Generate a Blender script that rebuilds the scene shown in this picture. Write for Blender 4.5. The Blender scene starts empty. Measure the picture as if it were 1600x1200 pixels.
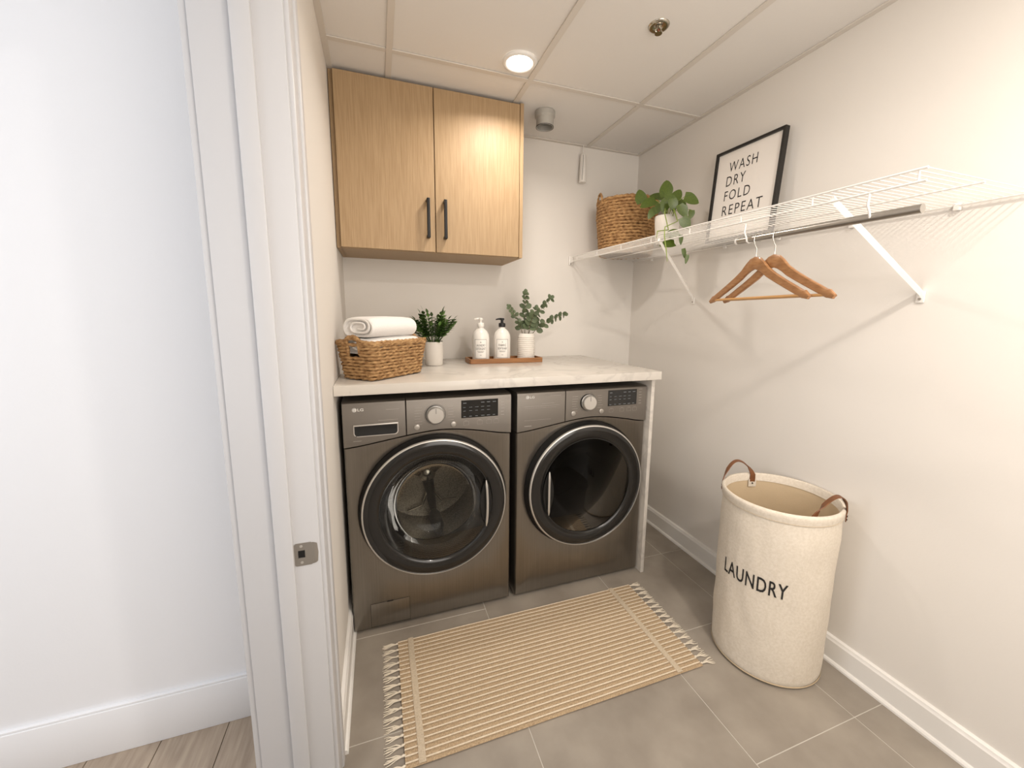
import bpy, bmesh, math, random
from mathutils import Vector, Matrix, Euler
from mathutils import noise as mn
random.seed(7)
SC = bpy.context.scene
COL = SC.collection
pi = math.pi
# ------------------------------------------------------------------ camera
FWD_P, ROLL, YAW = -0.14839, 0.01008, 0.33689
cam_d = bpy.data.cameras.new('camera'); cam = bpy.data.objects.new('camera', cam_d); COL.objects.link(cam)
f0 = Vector((math.sin(YAW), math.cos(YAW), 0)); r0 = Vector((math.cos(YAW), -math.sin(YAW), 0)); u0 = Vector((0, 0, 1))
fw = f0*math.cos(FWD_P) + u0*math.sin(FWD_P); up1 = u0*math.cos(FWD_P) - f0*math.sin(FWD_P)
rt = r0*math.cos(ROLL) + up1*math.sin(ROLL); up = up1*math.cos(ROLL) - r0*math.sin(ROLL)
M = Matrix((rt, up, -fw)).transposed().to_4x4(); M.translation = Vector((0.1623, -2.3349, 1.3280))
cam.matrix_world = M
cam_d.sensor_width = 36; cam_d.lens = 620.29/1600*36
cam_d.shift_x = (800-809.03)/1600; cam_d.shift_y = (585.58-600)/1600
cam_d.clip_start = 0.02
SC.camera = cam
# ------------------------------------------------------------------ world, lights, exposure
SC.view_settings.view_transform = 'Standard'; SC.view_settings.look = 'None'
SC.view_settings.gamma = 1; SC.view_settings.use_curve_mapping = False
SC.view_settings.exposure = 0.0
W = bpy.data.worlds.new('world'); SC.world = W; W.use_nodes = True
W.node_tree.nodes['Background'].inputs[0].default_value = (0.8, 0.85, 1, 1)
W.node_tree.nodes['Background'].inputs[1].default_value = 0.5
def area(name, loc, size, power, color, direction, shape='DISK', size_y=None, spread=None):
    l = bpy.data.lights.new(name, 'AREA'); l.shape = shape; l.size = size
    if size_y: l.size_y = size_y
    l.energy = power; l.color = color
    if spread: l.spread = spread
    o = bpy.data.objects.new(name, l); COL.objects.link(o); o.location = loc
    o.rotation_euler = Vector(direction).to_track_quat('-Z', 'Y').to_euler()
    return o
WARM = (1.0, 0.92, 0.835)
L_MAIN, L_REAR, L_HALL, L_FILL = 6.2, 18, 9, 17
area('downlight_lamp', (0.75, -0.64, 2.325), 0.12, L_MAIN, WARM, (0, 0, -1), spread=math.radians(158))
area('assumed_rear_downlight', (1.1, -2.35, 2.325), 0.12, L_REAR, WARM, (0, 0, -1))  # assumed ceiling lamp behind the camera, added for ambient; no fixture built
area('assumed_hall_daylight', (-1.6, -2.74, 1.45), 1.6, L_HALL, (0.86, 0.92, 1.0), (0.0, 1, 0), 'RECTANGLE', 1.6)  # assumed cool daylight in the hall, added as an area light; no window
area('added_hall_end_fill', (-2.7, -1.72, 1.6), 1.1, 22, (0.97, 0.98, 1.0), (1, .0, -.03), 'RECTANGLE', 1.3)  # fill added through the opening for right wall and hanger shadows; no window
area('rear_fill_light', (0.95, -2.76, 1.5), 1.2, L_FILL, (1.0, 0.95, 0.9), (0.0, 1, 0), 'RECTANGLE', 1.5)  # soft fill added behind the camera to lift the ambient; no doorway there

# ------------------------------------------------------------------ materials
def lin(c):
    return tuple(((v/255)/12.92 if v/255 <= .04045 else ((v/255+.055)/1.055)**2.4) for v in c)
def mat(name, c, rough=.5, metal=0, var=0, vscale=8, bump=0, bscale=60, coat=0, stretch=None, aniso=0, spec=.5, c2=None, emit=None, estr=0, sheen=0):
    m = bpy.data.materials.new(name); m.use_nodes = True
    nt = m.node_tree; b = nt.nodes['Principled BSDF']; rgb = lin(c)
    b.inputs['Base Color'].default_value = (*rgb, 1); b.inputs['Roughness'].default_value = rough
    b.inputs['Metallic'].default_value = metal; b.inputs['Coat Weight'].default_value = coat
    b.inputs['Specular IOR Level'].default_value = spec
    b.inputs['Anisotropic'].default_value = aniso
    if sheen: b.inputs['Sheen Weight'].default_value = sheen
    if emit: b.inputs['Emission Color'].default_value = (*emit, 1); b.inputs['Emission Strength'].default_value = estr
    tc = nt.nodes.new('ShaderNodeTexCoord'); mp = nt.nodes.new('ShaderNodeMapping')
    nt.links.new(tc.outputs['Object'], mp.inputs['Vector'])
    if stretch: mp.inputs['Scale'].default_value = stretch
    if var or c2:
        n = nt.nodes.new('ShaderNodeTexNoise'); n.inputs['Scale'].default_value = vscale; n.inputs['Detail'].default_value = 5
        nt.links.new(mp.outputs['Vector'], n.inputs['Vector'])
        r = nt.nodes.new('ShaderNodeValToRGB'); nt.links.new(n.outputs['Fac'], r.inputs['Fac'])
        a = lin(c2) if c2 else tuple(v*(1-var) for v in rgb); bb = rgb if c2 else tuple(min(1, v*(1+var)) for v in rgb)
        r.color_ramp.elements[0].color = (*a, 1); r.color_ramp.elements[1].color = (*bb, 1)
        r.color_ramp.elements[0].position = .34; r.color_ramp.elements[1].position = .66
        nt.links.new(r.outputs['Color'], b.inputs['Base Color'])
    if bump:
        n2 = nt.nodes.new('ShaderNodeTexNoise'); n2.inputs['Scale'].default_value = bscale; n2.inputs['Detail'].default_value = 3
        nt.links.new(mp.outputs['Vector'], n2.inputs['Vector'])
        bp = nt.nodes.new('ShaderNodeBump'); bp.inputs['Strength'].default_value = bump; bp.inputs['Distance'].default_value = .004
        nt.links.new(n2.outputs['Fac'], bp.inputs['Height']); nt.links.new(bp.outputs['Normal'], b.inputs['Normal'])
    return m
def glass(name, tint, rough=.02, refl=.5):
    m = bpy.data.materials.new(name); m.use_nodes = True; nt = m.node_tree; nt.nodes.clear()
    o = nt.nodes.new('ShaderNodeOutputMaterial'); mx = nt.nodes.new('ShaderNodeMixShader')
    t = nt.nodes.new('ShaderNodeBsdfTransparent'); g = nt.nodes.new('ShaderNodeBsdfGlossy'); fr = nt.nodes.new('ShaderNodeFresnel')
    t.inputs[0].default_value = (*tint, 1); g.inputs['Roughness'].default_value = rough; g.inputs[0].default_value = (refl, refl, refl, 1)
    fr.inputs[0].default_value = 1.5
    nt.links.new(fr.outputs[0], mx.inputs[0]); nt.links.new(t.outputs[0], mx.inputs[1]); nt.links.new(g.outputs[0], mx.inputs[2])
    nt.links.new(mx.outputs[0], o.inputs[0]); return m
WALL = mat('wall_paint', (226, 221, 214), .75, bump=.05, bscale=180)
HALLW = mat('hall_wall_paint', (238, 239, 242), .7, bump=.04, bscale=180)
CEIL = mat('ceiling_panel_vinyl', (226, 222, 217), .8, bump=.08, bscale=120)
GRID = mat('ceiling_grid_metal', (212, 205, 196), .5)
TRIM = mat('trim_gloss_paint', (234, 231, 226), .35, bump=.02, bscale=40)
JAMB = mat('jamb_gloss_paint', (202, 202, 204), .4, bump=.02, bscale=40)
TILE = mat('porcelain_tile', (158, 149, 137), .42, c2=(138, 129, 118), vscale=5, bump=.06, bscale=35)
GROUT = mat('grout', (196, 190, 180), .9)
PLANK = mat('hall_plank', (176, 160, 142), .5, c2=(150, 134, 118), vscale=5, stretch=(12, 1, 1), bump=.1)
OAK = mat('oak_veneer', (178, 151, 116), .5, spec=.4, c2=(161, 133, 98), vscale=9, stretch=(34, 34, .9), bump=.08, bscale=30)
OAKD = mat('oak_veneer_carcass', (172, 144, 108), .5, c2=(154, 125, 90), vscale=9, stretch=(34, 34, .9))
BLACKM = mat('black_metal', (22, 20, 19), .45, metal=.3)
DARKGAP = mat('dark_void_panel', (14, 13, 13), .9)
STEEL = mat('graphite_stainless', (140, 134, 126), .3, metal=.92, var=.05, vscale=3, stretch=(60, 60, 1), aniso=.5)
PANEL = mat('graphite_panel', (124, 118, 111), .38, metal=.7)
CHROME = mat('chrome', (225, 222, 216), .12, metal=1)
BRUSHED = mat('brushed_aluminium', (208, 204, 198), .3, metal=.6, aniso=.5)
GLOSSB = mat('smoked_gloss_ring', (30, 29, 28), .14, spec=.5, coat=.15)
BLACKP = mat('black_plastic', (12, 12, 12), .5)
RUBBER = mat('grey_rubber', (52, 51, 49), .6)
DRUM = mat('drum_steel', (170, 164, 155), .32, metal=.9, var=.3, vscale=160, bump=.15, bscale=220)
DRUMRIB = mat('drum_rib_steel', (190, 185, 176), .22, metal=1)
LENS = glass('door_glass', (.8, .8, .78)); LENSD = glass('dark_door_glass', (.26, .26, .26), refl=.18)
DISPLAY = mat('display_glass', (10, 11, 12), .08, coat=.5)
MARK = mat('printed_marks', (168, 163, 156), .5)
MARKD = mat('display_marks_grey', (130, 136, 140), .5)
LOGO = mat('logo_silver', (222, 219, 214), .4)
BTN = mat('button_silver', (176, 171, 164), .35, metal=.6)
WICK = mat('seagrass', (194, 156, 108), .75, c2=(134, 96, 56), vscale=55, bump=.5, bscale=160, stretch=(1, 1, 2.2))
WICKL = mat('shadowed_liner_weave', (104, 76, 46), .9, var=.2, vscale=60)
WICK2 = mat('water_hyacinth', (202, 160, 108), .75, c2=(140, 100, 60), vscale=50, bump=.5, bscale=160, stretch=(1, 1, 2.2))
TOWEL = mat('terry_cloth', (246, 243, 239), .95, bump=.7, bscale=420, sheen=.3)
CERAM = mat('matte_white_ceramic', (225, 219, 210), .55, bump=.05, bscale=90, var=.02)
BOTTLE = mat('white_bottle', (233, 229, 222), .3)
LABELM = mat('label_paper', (240, 237, 231), .6)
INK = mat('black_ink', (30, 28, 27), .7)
INKG = mat('grey_ink', (112, 108, 104), .7)
TRAYW = mat('tray_wood', (160, 110, 64), .45, c2=(136, 90, 48), vscale=10, stretch=(1, 14, 14), bump=.05)
SOIL = mat('potting_soil', (42, 32, 24), .95, bump=.8, bscale=120)
LEAFG = mat('dark_green_leaf', (72, 98, 42), .42, c2=(42, 66, 26), vscale=30)
LEAFL = mat('bright_leaf', (104, 140, 66), .4, c2=(72, 108, 42), vscale=30)
PLEAF = mat('pothos_leaf', (88, 104, 34), .38, c2=(54, 74, 20), vscale=25)
PSTEM = mat('pothos_stem', (134, 152, 70), .5)
ELEAF = mat('eucalyptus_leaf', (98, 110, 78), .6, c2=(72, 84, 58), vscale=30)
ESTEM = mat('eucalyptus_stem_bark', (96, 84, 56), .7)
WIREW = mat('white_coated_wire', (236, 232, 226), .35)
RODM = mat('nickel_rod', (176, 172, 166), .3, metal=.9)
HWOOD = mat('hanger_wood', (170, 124, 82), .38, c2=(150, 104, 64), vscale=14, stretch=(3, 3, 12), coat=.3)
HBAR = mat('hanger_bar_wood', (206, 156, 98), .4, coat=.2)
FRAME = mat('black_frame', (26, 23, 20), .4)
POSTER = mat('poster_paper', (238, 232, 225), .6)
CANVAS = mat('natural_canvas', (224, 214, 199), .9, c2=(214, 203, 186), vscale=120, bump=.35, bscale=600)
CANVIN = mat('canvas_lining', (205, 184, 152), .95, bump=.3, bscale=500)
LEATHER = mat('brown_leather', (116, 72, 40), .5, var=.15, vscale=30)
JUTE = mat('jute_cord', (198, 173, 140), .9, c2=(164, 139, 108), vscale=260, bump=.9, bscale=420)
CREAM = mat('cream_cotton', (232, 217, 194), .9, c2=(216, 200, 175), vscale=200, bump=.6, bscale=420)
BANDM = mat('woven_band', (214, 198, 174), .9, c2=(196, 178, 152), vscale=240, bump=.8, bscale=380)
FRINGE = mat('cotton_fringe', (222, 211, 192), .9)
NICKEL = mat('satin_nickel', (156, 150, 142), .35, metal=.55)
SPRINK = mat('sprinkler_chrome', (190, 184, 172), .16, metal=1)
GALV = mat('galvanised_steel', (184, 181, 174), .45, metal=.35)
LAMP = mat('lamp_diffuser', (255, 250, 240), .5, emit=(1, .93, .84), estr=9)
def quartz():
    m = mat('quartz', (226, 219, 209), .22, bump=0); nt = m.node_tree; b = nt.nodes['Principled BSDF']
    tc = nt.nodes.new('ShaderNodeTexCoord'); n = nt.nodes.new('ShaderNodeTexNoise'); n.inputs['Scale'].default_value = 2.6; n.inputs['Detail'].default_value = 8
    n.inputs['Distortion'].default_value = 1.6
    nt.links.new(tc.outputs['Object'], n.inputs['Vector'])
    r = nt.nodes.new('ShaderNodeValToRGB'); e = r.color_ramp.elements
    e[0].position = .3; e[0].color = (*lin((214, 208, 199)), 1); e[1].position = .48; e[1].color = (*lin((214, 208, 199)), 1)
    x = e.new(.51); x.color = (*lin((200, 194, 186)), 1); x = e.new(.545); x.color = (*lin((214, 208, 199)), 1); x = e.new(.75); x.color = (*lin((206, 199, 190)), 1)
    nt.links.new(n.outputs['Fac'], r.inputs['Fac']); nt.links.new(r.outputs['Color'], b.inputs['Base Color']); return m
QUARTZ = quartz()

# ------------------------------------------------------------------ builders
def V(*a): return Vector(a)
class MB:
    def __init__(s, mats=None): s.v = []; s.f = []; s.mi = []; s.cur = 0
    def add(s, vs, fs):
        o = len(s.v); s.v += [Vector(v) for v in vs]; s.f += [tuple(i+o for i in f) for f in fs]; s.mi += [s.cur]*len(fs)
    def frombm(s, bm):
        bm.verts.index_update(); s.add([v.co.copy() for v in bm.verts], [[v.index for v in f.verts] for f in bm.faces]); bm.free()
    def box(s, x0, x1, y0, y1, z0, z1, bev=0, seg=2, mx=None):
        bm = bmesh.new(); bmesh.ops.create_cube(bm, size=1)
        for v in bm.verts: v.co = V((x0+x1)/2+v.co.x*(x1-x0), (y0+y1)/2+v.co.y*(y1-y0), (z0+z1)/2+v.co.z*(z1-z0))
        if bev: bmesh.ops.bevel(bm, geom=list(bm.edges), offset=bev, segments=seg, affect='EDGES', profile=.5)
        if mx: bm.transform(mx)
        s.frombm(bm); return s
    def tube(s, path, r, n=8, closed=False, cap=True, flat=None):
        P = [Vector(p) for p in path]; m = len(P); R = r if isinstance(r, (list, tuple)) else [r]*m
        T = []
        for i in range(m):
            a = P[(i-1) % m] if (closed or i > 0) else P[0]; b = P[(i+1) % m] if (closed or i < m-1) else P[-1]
            T.append((b-a).normalized())
        ref = Vector((0, 0, 1)) if abs(T[0].z) < .9 else Vector((1, 0, 0))
        N = (ref - T[0]*ref.dot(T[0])).normalized(); vs = []
        for i in range(m):
            N = (N - T[i]*N.dot(T[i]))
            N = N.normalized() if N.length > 1e-6 else T[i].orthogonal().normalized()
            Bn = T[i].cross(N)
            for k in range(n):
                a = 2*pi*k/n; rr = R[i](a) if callable(R[i]) else R[i]
                q = N*math.cos(a)*rr*(flat[0] if flat else 1) + Bn*math.sin(a)*rr*(flat[1] if flat else 1)
                vs.append(P[i]+q)
        fs = []
        for i in range(m if closed else m-1):
            j = (i+1) % m
            for k in range(n): fs.append((i*n+k, i*n+(k+1) % n, j*n+(k+1) % n, j*n+k))
        if cap and not closed: fs.append(tuple(range(n))[::-1]); fs.append(tuple((m-1)*n+k for k in range(n)))
        s.add(vs, fs); return s
    def cyl(s, a, b, r, r2=None, n=20): return s.tube([a, b], [r, r if r2 is None else r2], n)
    def lathe(s, prof, c=(0, 0, 0), n=48, axis='Z', wob=None, cap0=False, cap1=False):
        vs = []; c = Vector(c)
        for (r, h) in prof:
            for k in range(n):
                a = 2*pi*k/n; rr = r + (wob(a, h) if wob else 0)
                p = V(rr*math.cos(a), rr*math.sin(a), h)
                if axis == 'Y': p = V(p.x, h, p.y)
                vs.append(c+p)
        fs = []; m = len(prof)
        for i in range(m-1):
            for k in range(n):
                q = (i*n+k, i*n+(k+1) % n, (i+1)*n+(k+1) % n, (i+1)*n+k)
                fs.append(q if axis == 'Z' else q[::-1])
        if cap0: fs.append(tuple(range(n))[::-1])
        if cap1: fs.append(tuple((m-1)*n+k for k in range(n)))
        s.add(vs, fs); return s
    def build(s, name, m, parent=None, smooth=40, loc=None, rot=None, sub=0, **kw):
        me = bpy.data.meshes.new(name); me.from_pydata(s.v, [], s.f); me.update()
        for mm in (m if isinstance(m, (list, tuple)) else [m]): me.materials.append(mm)
        if any(s.mi): me.polygons.foreach_set('material_index', s.mi)
        if smooth:
            me.polygons.foreach_set('use_smooth', [True]*len(me.polygons))
            try: me.set_sharp_from_angle(angle=math.radians(smooth))
            except Exception: pass
        o = bpy.data.objects.new(name, me); COL.objects.link(o)
        if parent: o.parent = parent
        if loc: o.location = loc
        if rot: o.rotation_euler = rot
        for k, v in kw.items(): o[k] = v
        return o
def box(name, m, x0, x1, y0, y1, z0, z1, bev=.0, parent=None, **kw):
    return MB().box(x0, x1, y0, y1, z0, z1, bev).build(name, m, parent, **kw)
def thing(name, label, cat, loc=(0, 0, 0), rot=(0, 0, 0), group=None):
    o = bpy.data.objects.new(name, None); COL.objects.link(o); o.empty_display_size = .05
    o.location = loc; o.rotation_euler = rot; tag(o, label, cat, group); return o
def tag(o, label, cat, group=None):
    o['label'] = label; o['category'] = cat
    if group: o['group'] = group
    return o
def fix(o): o['kind'] = 'structure'; return o
def inst(name, src, parent, mx):
    o = bpy.data.objects.new(name, src); COL.objects.link(o); o.parent = parent; o.matrix_local = mx; return o
def text_mesh(txt, width, height, spacing=1.0, ext=.0006, bold=0.0):
    c = bpy.data.curves.new('t', 'FONT'); c.body = txt; c.size = 1; c.space_character = spacing; c.extrude = 0; c.offset = bold
    c.resolution_u = 3
    o = bpy.data.objects.new('t', c); COL.objects.link(o)
    dg = bpy.context.evaluated_depsgraph_get(); me = bpy.data.meshes.new_from_object(o.evaluated_get(dg))
    vs = [v.co.copy() for v in me.vertices]; fs = [tuple(p.vertices) for p in me.polygons]
    bpy.data.objects.remove(o); bpy.data.curves.remove(c); bpy.data.meshes.remove(me)
    x0 = min(v.x for v in vs); x1 = max(v.x for v in vs); y0 = min(v.y for v in vs); y1 = max(v.y for v in vs)
    vs = [V((v.x-x0)/(x1-x0)*width, (v.y-y0)/(y1-y0)*height, 0) for v in vs]
    return vs, fs
def text(name, txt, m, parent, mapf, width, height, spacing=1.0, bold=0.0, **kw):
    vs, fs = text_mesh(txt, width, height, spacing, bold=bold); b = MB(); b.add([mapf(v) for v in vs], fs)
    return b.build(name, m, parent, smooth=0, **kw)
def leaf_mesh(name, L, Wd, mats, kind='round', curl=.15, fold=.12, n=6):
    # leaf lies along +X from the origin, face up +Z
    vs = []; fs = []
    for i in range(n+1):
        t = i/n
        if kind == 'round': w = math.sqrt(max(0, math.sin(pi*min(1, t*1.0))))*Wd/2
        elif kind == 'heart': w = Wd/2*(math.sin(pi*t**.6))**.6 if 0 < t < 1 else 0
        else: w = Wd/2*math.sin(pi*t**.8) if 0 < t < 1 else 0
        w = max(w, Wd*.012); x = L*t; z = -curl*L*t*t
        if kind == 'heart' and i == 0: x = 0
        vs += [V(x - (.12*L if kind == 'heart' and i == 1 else 0), -w, z+fold*w), V(x, 0, z), V(x - (.12*L if kind == 'heart' and i == 1 else 0), w, z+fold*w)]
    for i in range(n):
        a = i*3; fs += [(a, a+1, a+4, a+3), (a+1, a+2, a+5, a+4)]
    me = bpy.data.meshes.new(name); me.from_pydata(vs, [], fs); me.update()
    me.materials.append(mats); me.polygons.foreach_set('use_smooth', [True]*len(me.polygons)); return me
def frame_mx(pos, d, upv, s=1):
    d = Vector(d).normalized(); z = Vector(upv) - d*Vector(upv).dot(d)
    z = z.normalized() if z.length > 1e-4 else d.orthogonal().normalized(); y = z.cross(d)
    m = Matrix((d*s, y*s, z*s)).transposed().to_4x4(); m.translation = Vector(pos); return m

# ------------------------------------------------------------------ the room
XR, H, CZ = 1.794, 2.351, 1.072
YF = -2.80       # wall behind the camera
fix(box('wall_right', WALL, XR, XR+.1, YF, .1, 0, H+.1))
fix(box('wall_back', WALL, -.17, XR, 0, .1, 0, H+.1))
fix(box('wall_left', WALL, -.165, 0, -1.28, 0, 0, H+.1))
fix(MB().box(-.165, 0, YF, -2.22, 0, H+.1).box(-.165, 0, -2.22, -1.28, 2.10, H+.1).build('wall_left_entry', WALL, smooth=0))
fix(box('wall_front', WALL, -3.1, XR+.1, YF-.1, YF, 0, H+.2))
fix(box('wall_hall', HALLW, -3.0, -.165, -.957, -.857, 0, H+.2))
fix(box('wall_hall_end', HALLW, -3.1, -3.0, YF, -.857, 0, H+.2))
fix(box('ceiling_hall', HALLW, -3.0, -.165, YF, -.957, H+.1, H+.2))
# floor with tiles
floor = fix(box('floor', GROUT, -.165, XR, YF, 0, -.03, -.0011))
def tile(x0, x1, y0, y1):
    g = .0014
    o = MB().box(x0+g, x1-g, y0+g, y1-g, -.008, 0, .0007, 1).build('tile', TILE, floor, smooth=0)
xs = [(-.02, .574), (.574, 1.185), (1.185, 1.627), (1.627, 1.792)]
ys = [[-2.79, -2.17, -1.67, -1.18, -.745, -.25, -.002], [-2.79, -2.2, -1.74, -1.29, -.82, -.33, -.002],
      [-2.79, -2.1, -1.624, -1.142, -.646, -.16, -.002], [-2.79, -2.1, -1.624, -1.142, -.646, -.16, -.002]]
for (x0, x1), yy in zip(xs, ys):
    for a, b in zip(yy[:-1], yy[1:]): tile(x0, x1, a, b)
hf = fix(box('floor_hall', GROUT, -3.0, -.165, YF, -.957, -.03, -.006))
x = -.17
while x > -2.99:
    w = .18; off = random.random()*.8
    yb = -.958
    cuts = [YF+.001, YF+.35+off, yb]
    for a, b in zip(cuts[:-1], cuts[1:]):
        MB().box(max(x-w, -2.999)+.001, x-.001, a+.001, b-.001, -.012, 0, .001, 1).build('plank', PLANK, hf, smooth=0)
    x -= w
fix(MB().box(-.165, -.02, -2.22, -1.31, -.028, .001, .002, 1).build('trim_1', NICKEL, smooth=0))
# ceiling: suspended panels in a metal grid
ceil = fix(box('ceiling', GRID, 0, XR, YF, 0, H+.03, H+.1))
cx_ = [0.0, .245, .835, 1.415, XR]; cy_ = [YF, -1.735, -.53, 0]
for i in range(4):
    for j in range(3):
        MB().box(cx_[i]+.003, cx_[i+1]-.003, cy_[j]+.003, cy_[j+1]-.003, H+.005, H+.018, .001, 1).build('ceiling_panel', CEIL, ceil, smooth=0)
for x in cx_[1:-1]: box('grid_bar', GRID, x-.012, x+.012, YF, 0, H-.001, H+.0045, .0008, ceil, smooth=0)
for y in cy_[1:-1]: box('grid_bar', GRID, 0, XR, y-.012, y+.012, H-.0006, H+.0043, .0008, ceil, smooth=0)
box('wall_angle', GRID, 0, .022, YF, 0, H-.0015, H+.0046, .0008, ceil, smooth=0); box('wall_angle', GRID, XR-.022, XR, YF, 0, H-.0015, H+.0046, .0008, ceil, smooth=0)
box('wall_angle', GRID, .022, XR-.022, -.022, 0, H-.0012, H+.0046, .0008, ceil, smooth=0)
# baseboards (moulded: board plus shoe)
def baseboard(name, m, pts, nrm):
    b = MB(); (ax, ay), (bx, by) = pts; n = Vector(nrm)
    prof = [(0, 0), (.016, 0), (.016, .088), (.012, .094), (.011, .100), (.004, .104), (0, .104)]
    vs = []
    for (px_, py_) in ((ax, ay), (bx, by)):
        for d, z in prof: vs.append((px_+n.x*d, py_+n.y*d, z))
    k = len(prof); fs = [(i, (i+1) % k, k+(i+1) % k, k+i) for i in range(k)] + [tuple(range(k))[::-1], tuple(range(k, 2*k))]
    b.add(vs, fs)
    vs = []; prof = [(.016, 0), (.026, 0), (.0255, .007), (.021, .013), (.016, .015)]
    for (px_, py_) in ((ax, ay), (bx, by)):
        for d, z in prof: vs.append((px_+n.x*d, py_+n.y*d, z))
    k = len(prof); b.add(vs, [(i, (i+1) % k, k+(i+1) % k, k+i) for i in range(k)] + [tuple(range(k))[::-1], tuple(range(k, 2*k))])
    return fix(b.build(name, m, smooth=30))
baseboard('baseboard_right', TRIM, ((XR, YF), (XR, -.001)), (-1, 0))
baseboard('baseboard_back', TRIM, ((1.44, 0), (XR-.02, 0)), (0, -1))
baseboard('baseboard_left', TRIM, ((0, -1.2), (0, -.002)), (1, 0))
hb = MB().box(-3, -.185, -.972, -.957, 0, .15, .003).box(-3, -.185, -.969, -.957, .15, .157, .001)
fix(hb.build('baseboard_hall', HALLW, smooth=30))
# door frame at the end of the left wall (jamb faces the camera)
jf = fix(MB().box(-.168, .002, -1.30, -1.28, 0, 2.08, .002).build('door_1', JAMB, smooth=30))
MB().box(-.094, -.056, -1.313, -1.299, 0, 2.068, .0025).build('door_stop', JAMB, jf, smooth=30)
MB().box(-.183, -.166, -1.294, -1.215, 0, 2.15, .003).box(-.188, -.166, -1.222, -1.20, 0, 2.15, .003).build('hall_casing', JAMB, jf, smooth=30)
MB().box(0.0, .012, -1.295, -1.232, 0, 2.15, .003).box(0, .017, -1.236, -1.205, 0, 2.15, .004).build('room_casing', JAMB, jf, smooth=30)
MB().box(-.168, .002, -2.20, -1.30, 2.08, 2.10, .002).build('head_jamb', JAMB, jf, smooth=30)
MB().box(-.168, .002, -2.22, -2.20, 0, 2.10, .002).build('side_jamb', JAMB, jf, smooth=30)
sp = thing('strike_plate', 'satin nickel door strike plate set in the white door jamb', 'strike plate', (-.034, -1.3, .735))
jf2 = MB()
def rounded_plate(x0, x1, z0, z1, hx0, hx1, hz0, hz1, y0, y1, r=.006):
    pts = []
    for (cx, cz, a0) in ((x1-r, z1-r, 0), (x0+r, z1-r, 90), (x0+r, z0+r, 180), (x1-r, z0+r, 270)):
        for k in range(5): a = math.radians(a0+k*22.5); pts.append((cx+r*math.cos(a), cz+r*math.sin(a)))
    ins = []
    for (px_, pz_) in pts:
        ins.append((min(max(px_, hx0), hx1), min(max(pz_, hz0), hz1)))
    n = len(pts); vs = [(a, y0, b) for a, b in pts]+[(a, y0, b) for a, b in ins]+[(a, y1, b) for a, b in pts]+[(a, y1, b) for a, b in ins]
    fs = []
    for i in range(n):
        j = (i+1) % n
        fs += [(i, j, n+j, n+i), (2*n+i, 3*n+i, 3*n+j, 2*n+j), (i, 2*n+i, 2*n+j, j), (n+i, n+j, 3*n+j, 3*n+i)]
    return vs, fs
jf2.add(*rounded_plate(-.022, .020, -.030, .030, -.014, .002, -.009, .011, -.0018, 0))
jf2.build('plate', NICKEL, sp, smooth=30)
MB().tube([(.019, -.001, 0), (.026, -.0015, 0), (.0325, .001, 0), (.036, .006, 0)], [.029, .027, .022, .015], n=4, flat=(1, .03)).build('curved_lip', NICKEL, sp, smooth=30)
MB().box(-.0135, .0015, -.0008, .0004, -.0085, .0105).build('latch_pocket', BLACKP, sp)
for z in (-.021, .022):
    MB().lathe([(.0001, -.0012), (.0032, -.0010), (.0035, 0)], c=(-.006, -.0018, z), n=12, axis='Y').build('screw', BRUSHED, sp)

# ------------------------------------------------------------------ ceiling fittings
def downlight(loc, label):
    t = thing('recessed_downlight', label, 'ceiling light', loc)
    MB().lathe([(.052, .0035), (.054, -.004), (.060, -.0065), (.068, -.004), (.0705, 0), (.0705, .005)], n=64).build('trim_ring', TRIM, t, smooth=60)
    MB().lathe([(.0001, .001), (.03, .0005), (.053, .003)], n=48).build('diffuser', LAMP, t)
    return t
downlight((.75, -.64, H-.001), 'round recessed ceiling downlight glowing warm white above the wall cabinet')
sk = thing('fire_sprinkler', 'chrome fire sprinkler head with round escutcheon in the ceiling', 'sprinkler', (1.15, -1.0, H+.005)); sk.scale = (1, 1, .62)
MB().lathe([(.0001, -.001), (.014, -.003), (.030, -.010), (.035, -.007), (.037, -.001), (.037, 0)], n=40).build('escutcheon', SPRINK, sk, smooth=60)
MB().lathe([(.0001, -.003), (.011, -.004), (.011, -.018), (.007, -.022), (.0001, -.022)], n=16).build('nozzle_body', SPRINK, sk)
for s in (-1, 1): MB().tube([(s*.009, 0, -.018), (s*.014, 0, -.026), (s*.011, 0, -.036), (s*.002, 0, -.041)], .002, 8).build('yoke_arm', SPRINK, sk)
MB().cyl((0, 0, -.02), (0, 0, -.038), .0022, n=8).build('glass_bulb', mat('bulb_red', (150, 60, 40), .2), sk)
MB().lathe([(.0001, -.0405), (.012, -.0405), (.013, -.0425), (.0001, -.0425)], n=20).build('deflector', SPRINK, sk)
MB().lathe([(.006, -.004), (.009, -.010), (.006, -.014)], n=12).build('dark_recess', BLACKP, sk)
vp = thing('ceiling_vent_pipe', 'short grey metal pipe collar hanging from ceiling beside cabinet', 'pipe', (1.008, -.30, H+.005))
MB().lathe([(.049, 0), (.052, -.004), (.052, -.026), (.045, -.034), (.0445, -.074), (.042, -.076), (.040, -.074), (.040, -.030)], n=48).build('collar', GALV, vp, smooth=30)
MB().lathe([(.0001, -.046), (.039, -.046)], n=32).build('inner_baffle', mat('dull_zinc', (120, 120, 116), .5, metal=.5), vp)
MB().lathe([(.0415, -.0745), (.0455, -.0755), (.0455, -.0725)], n=48).build('dark_rim', RUBBER, vp)
pc = thing('hanging_white_canister', 'slim white tapered plastic cylinder hanging on cord near back wall', 'hanging cylinder', (1.375, -.03, H-.002))
MB().cyl((0, 0, 0), (0, 0, -.055), .0022, n=8).build('cord', WIREW, pc)
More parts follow.
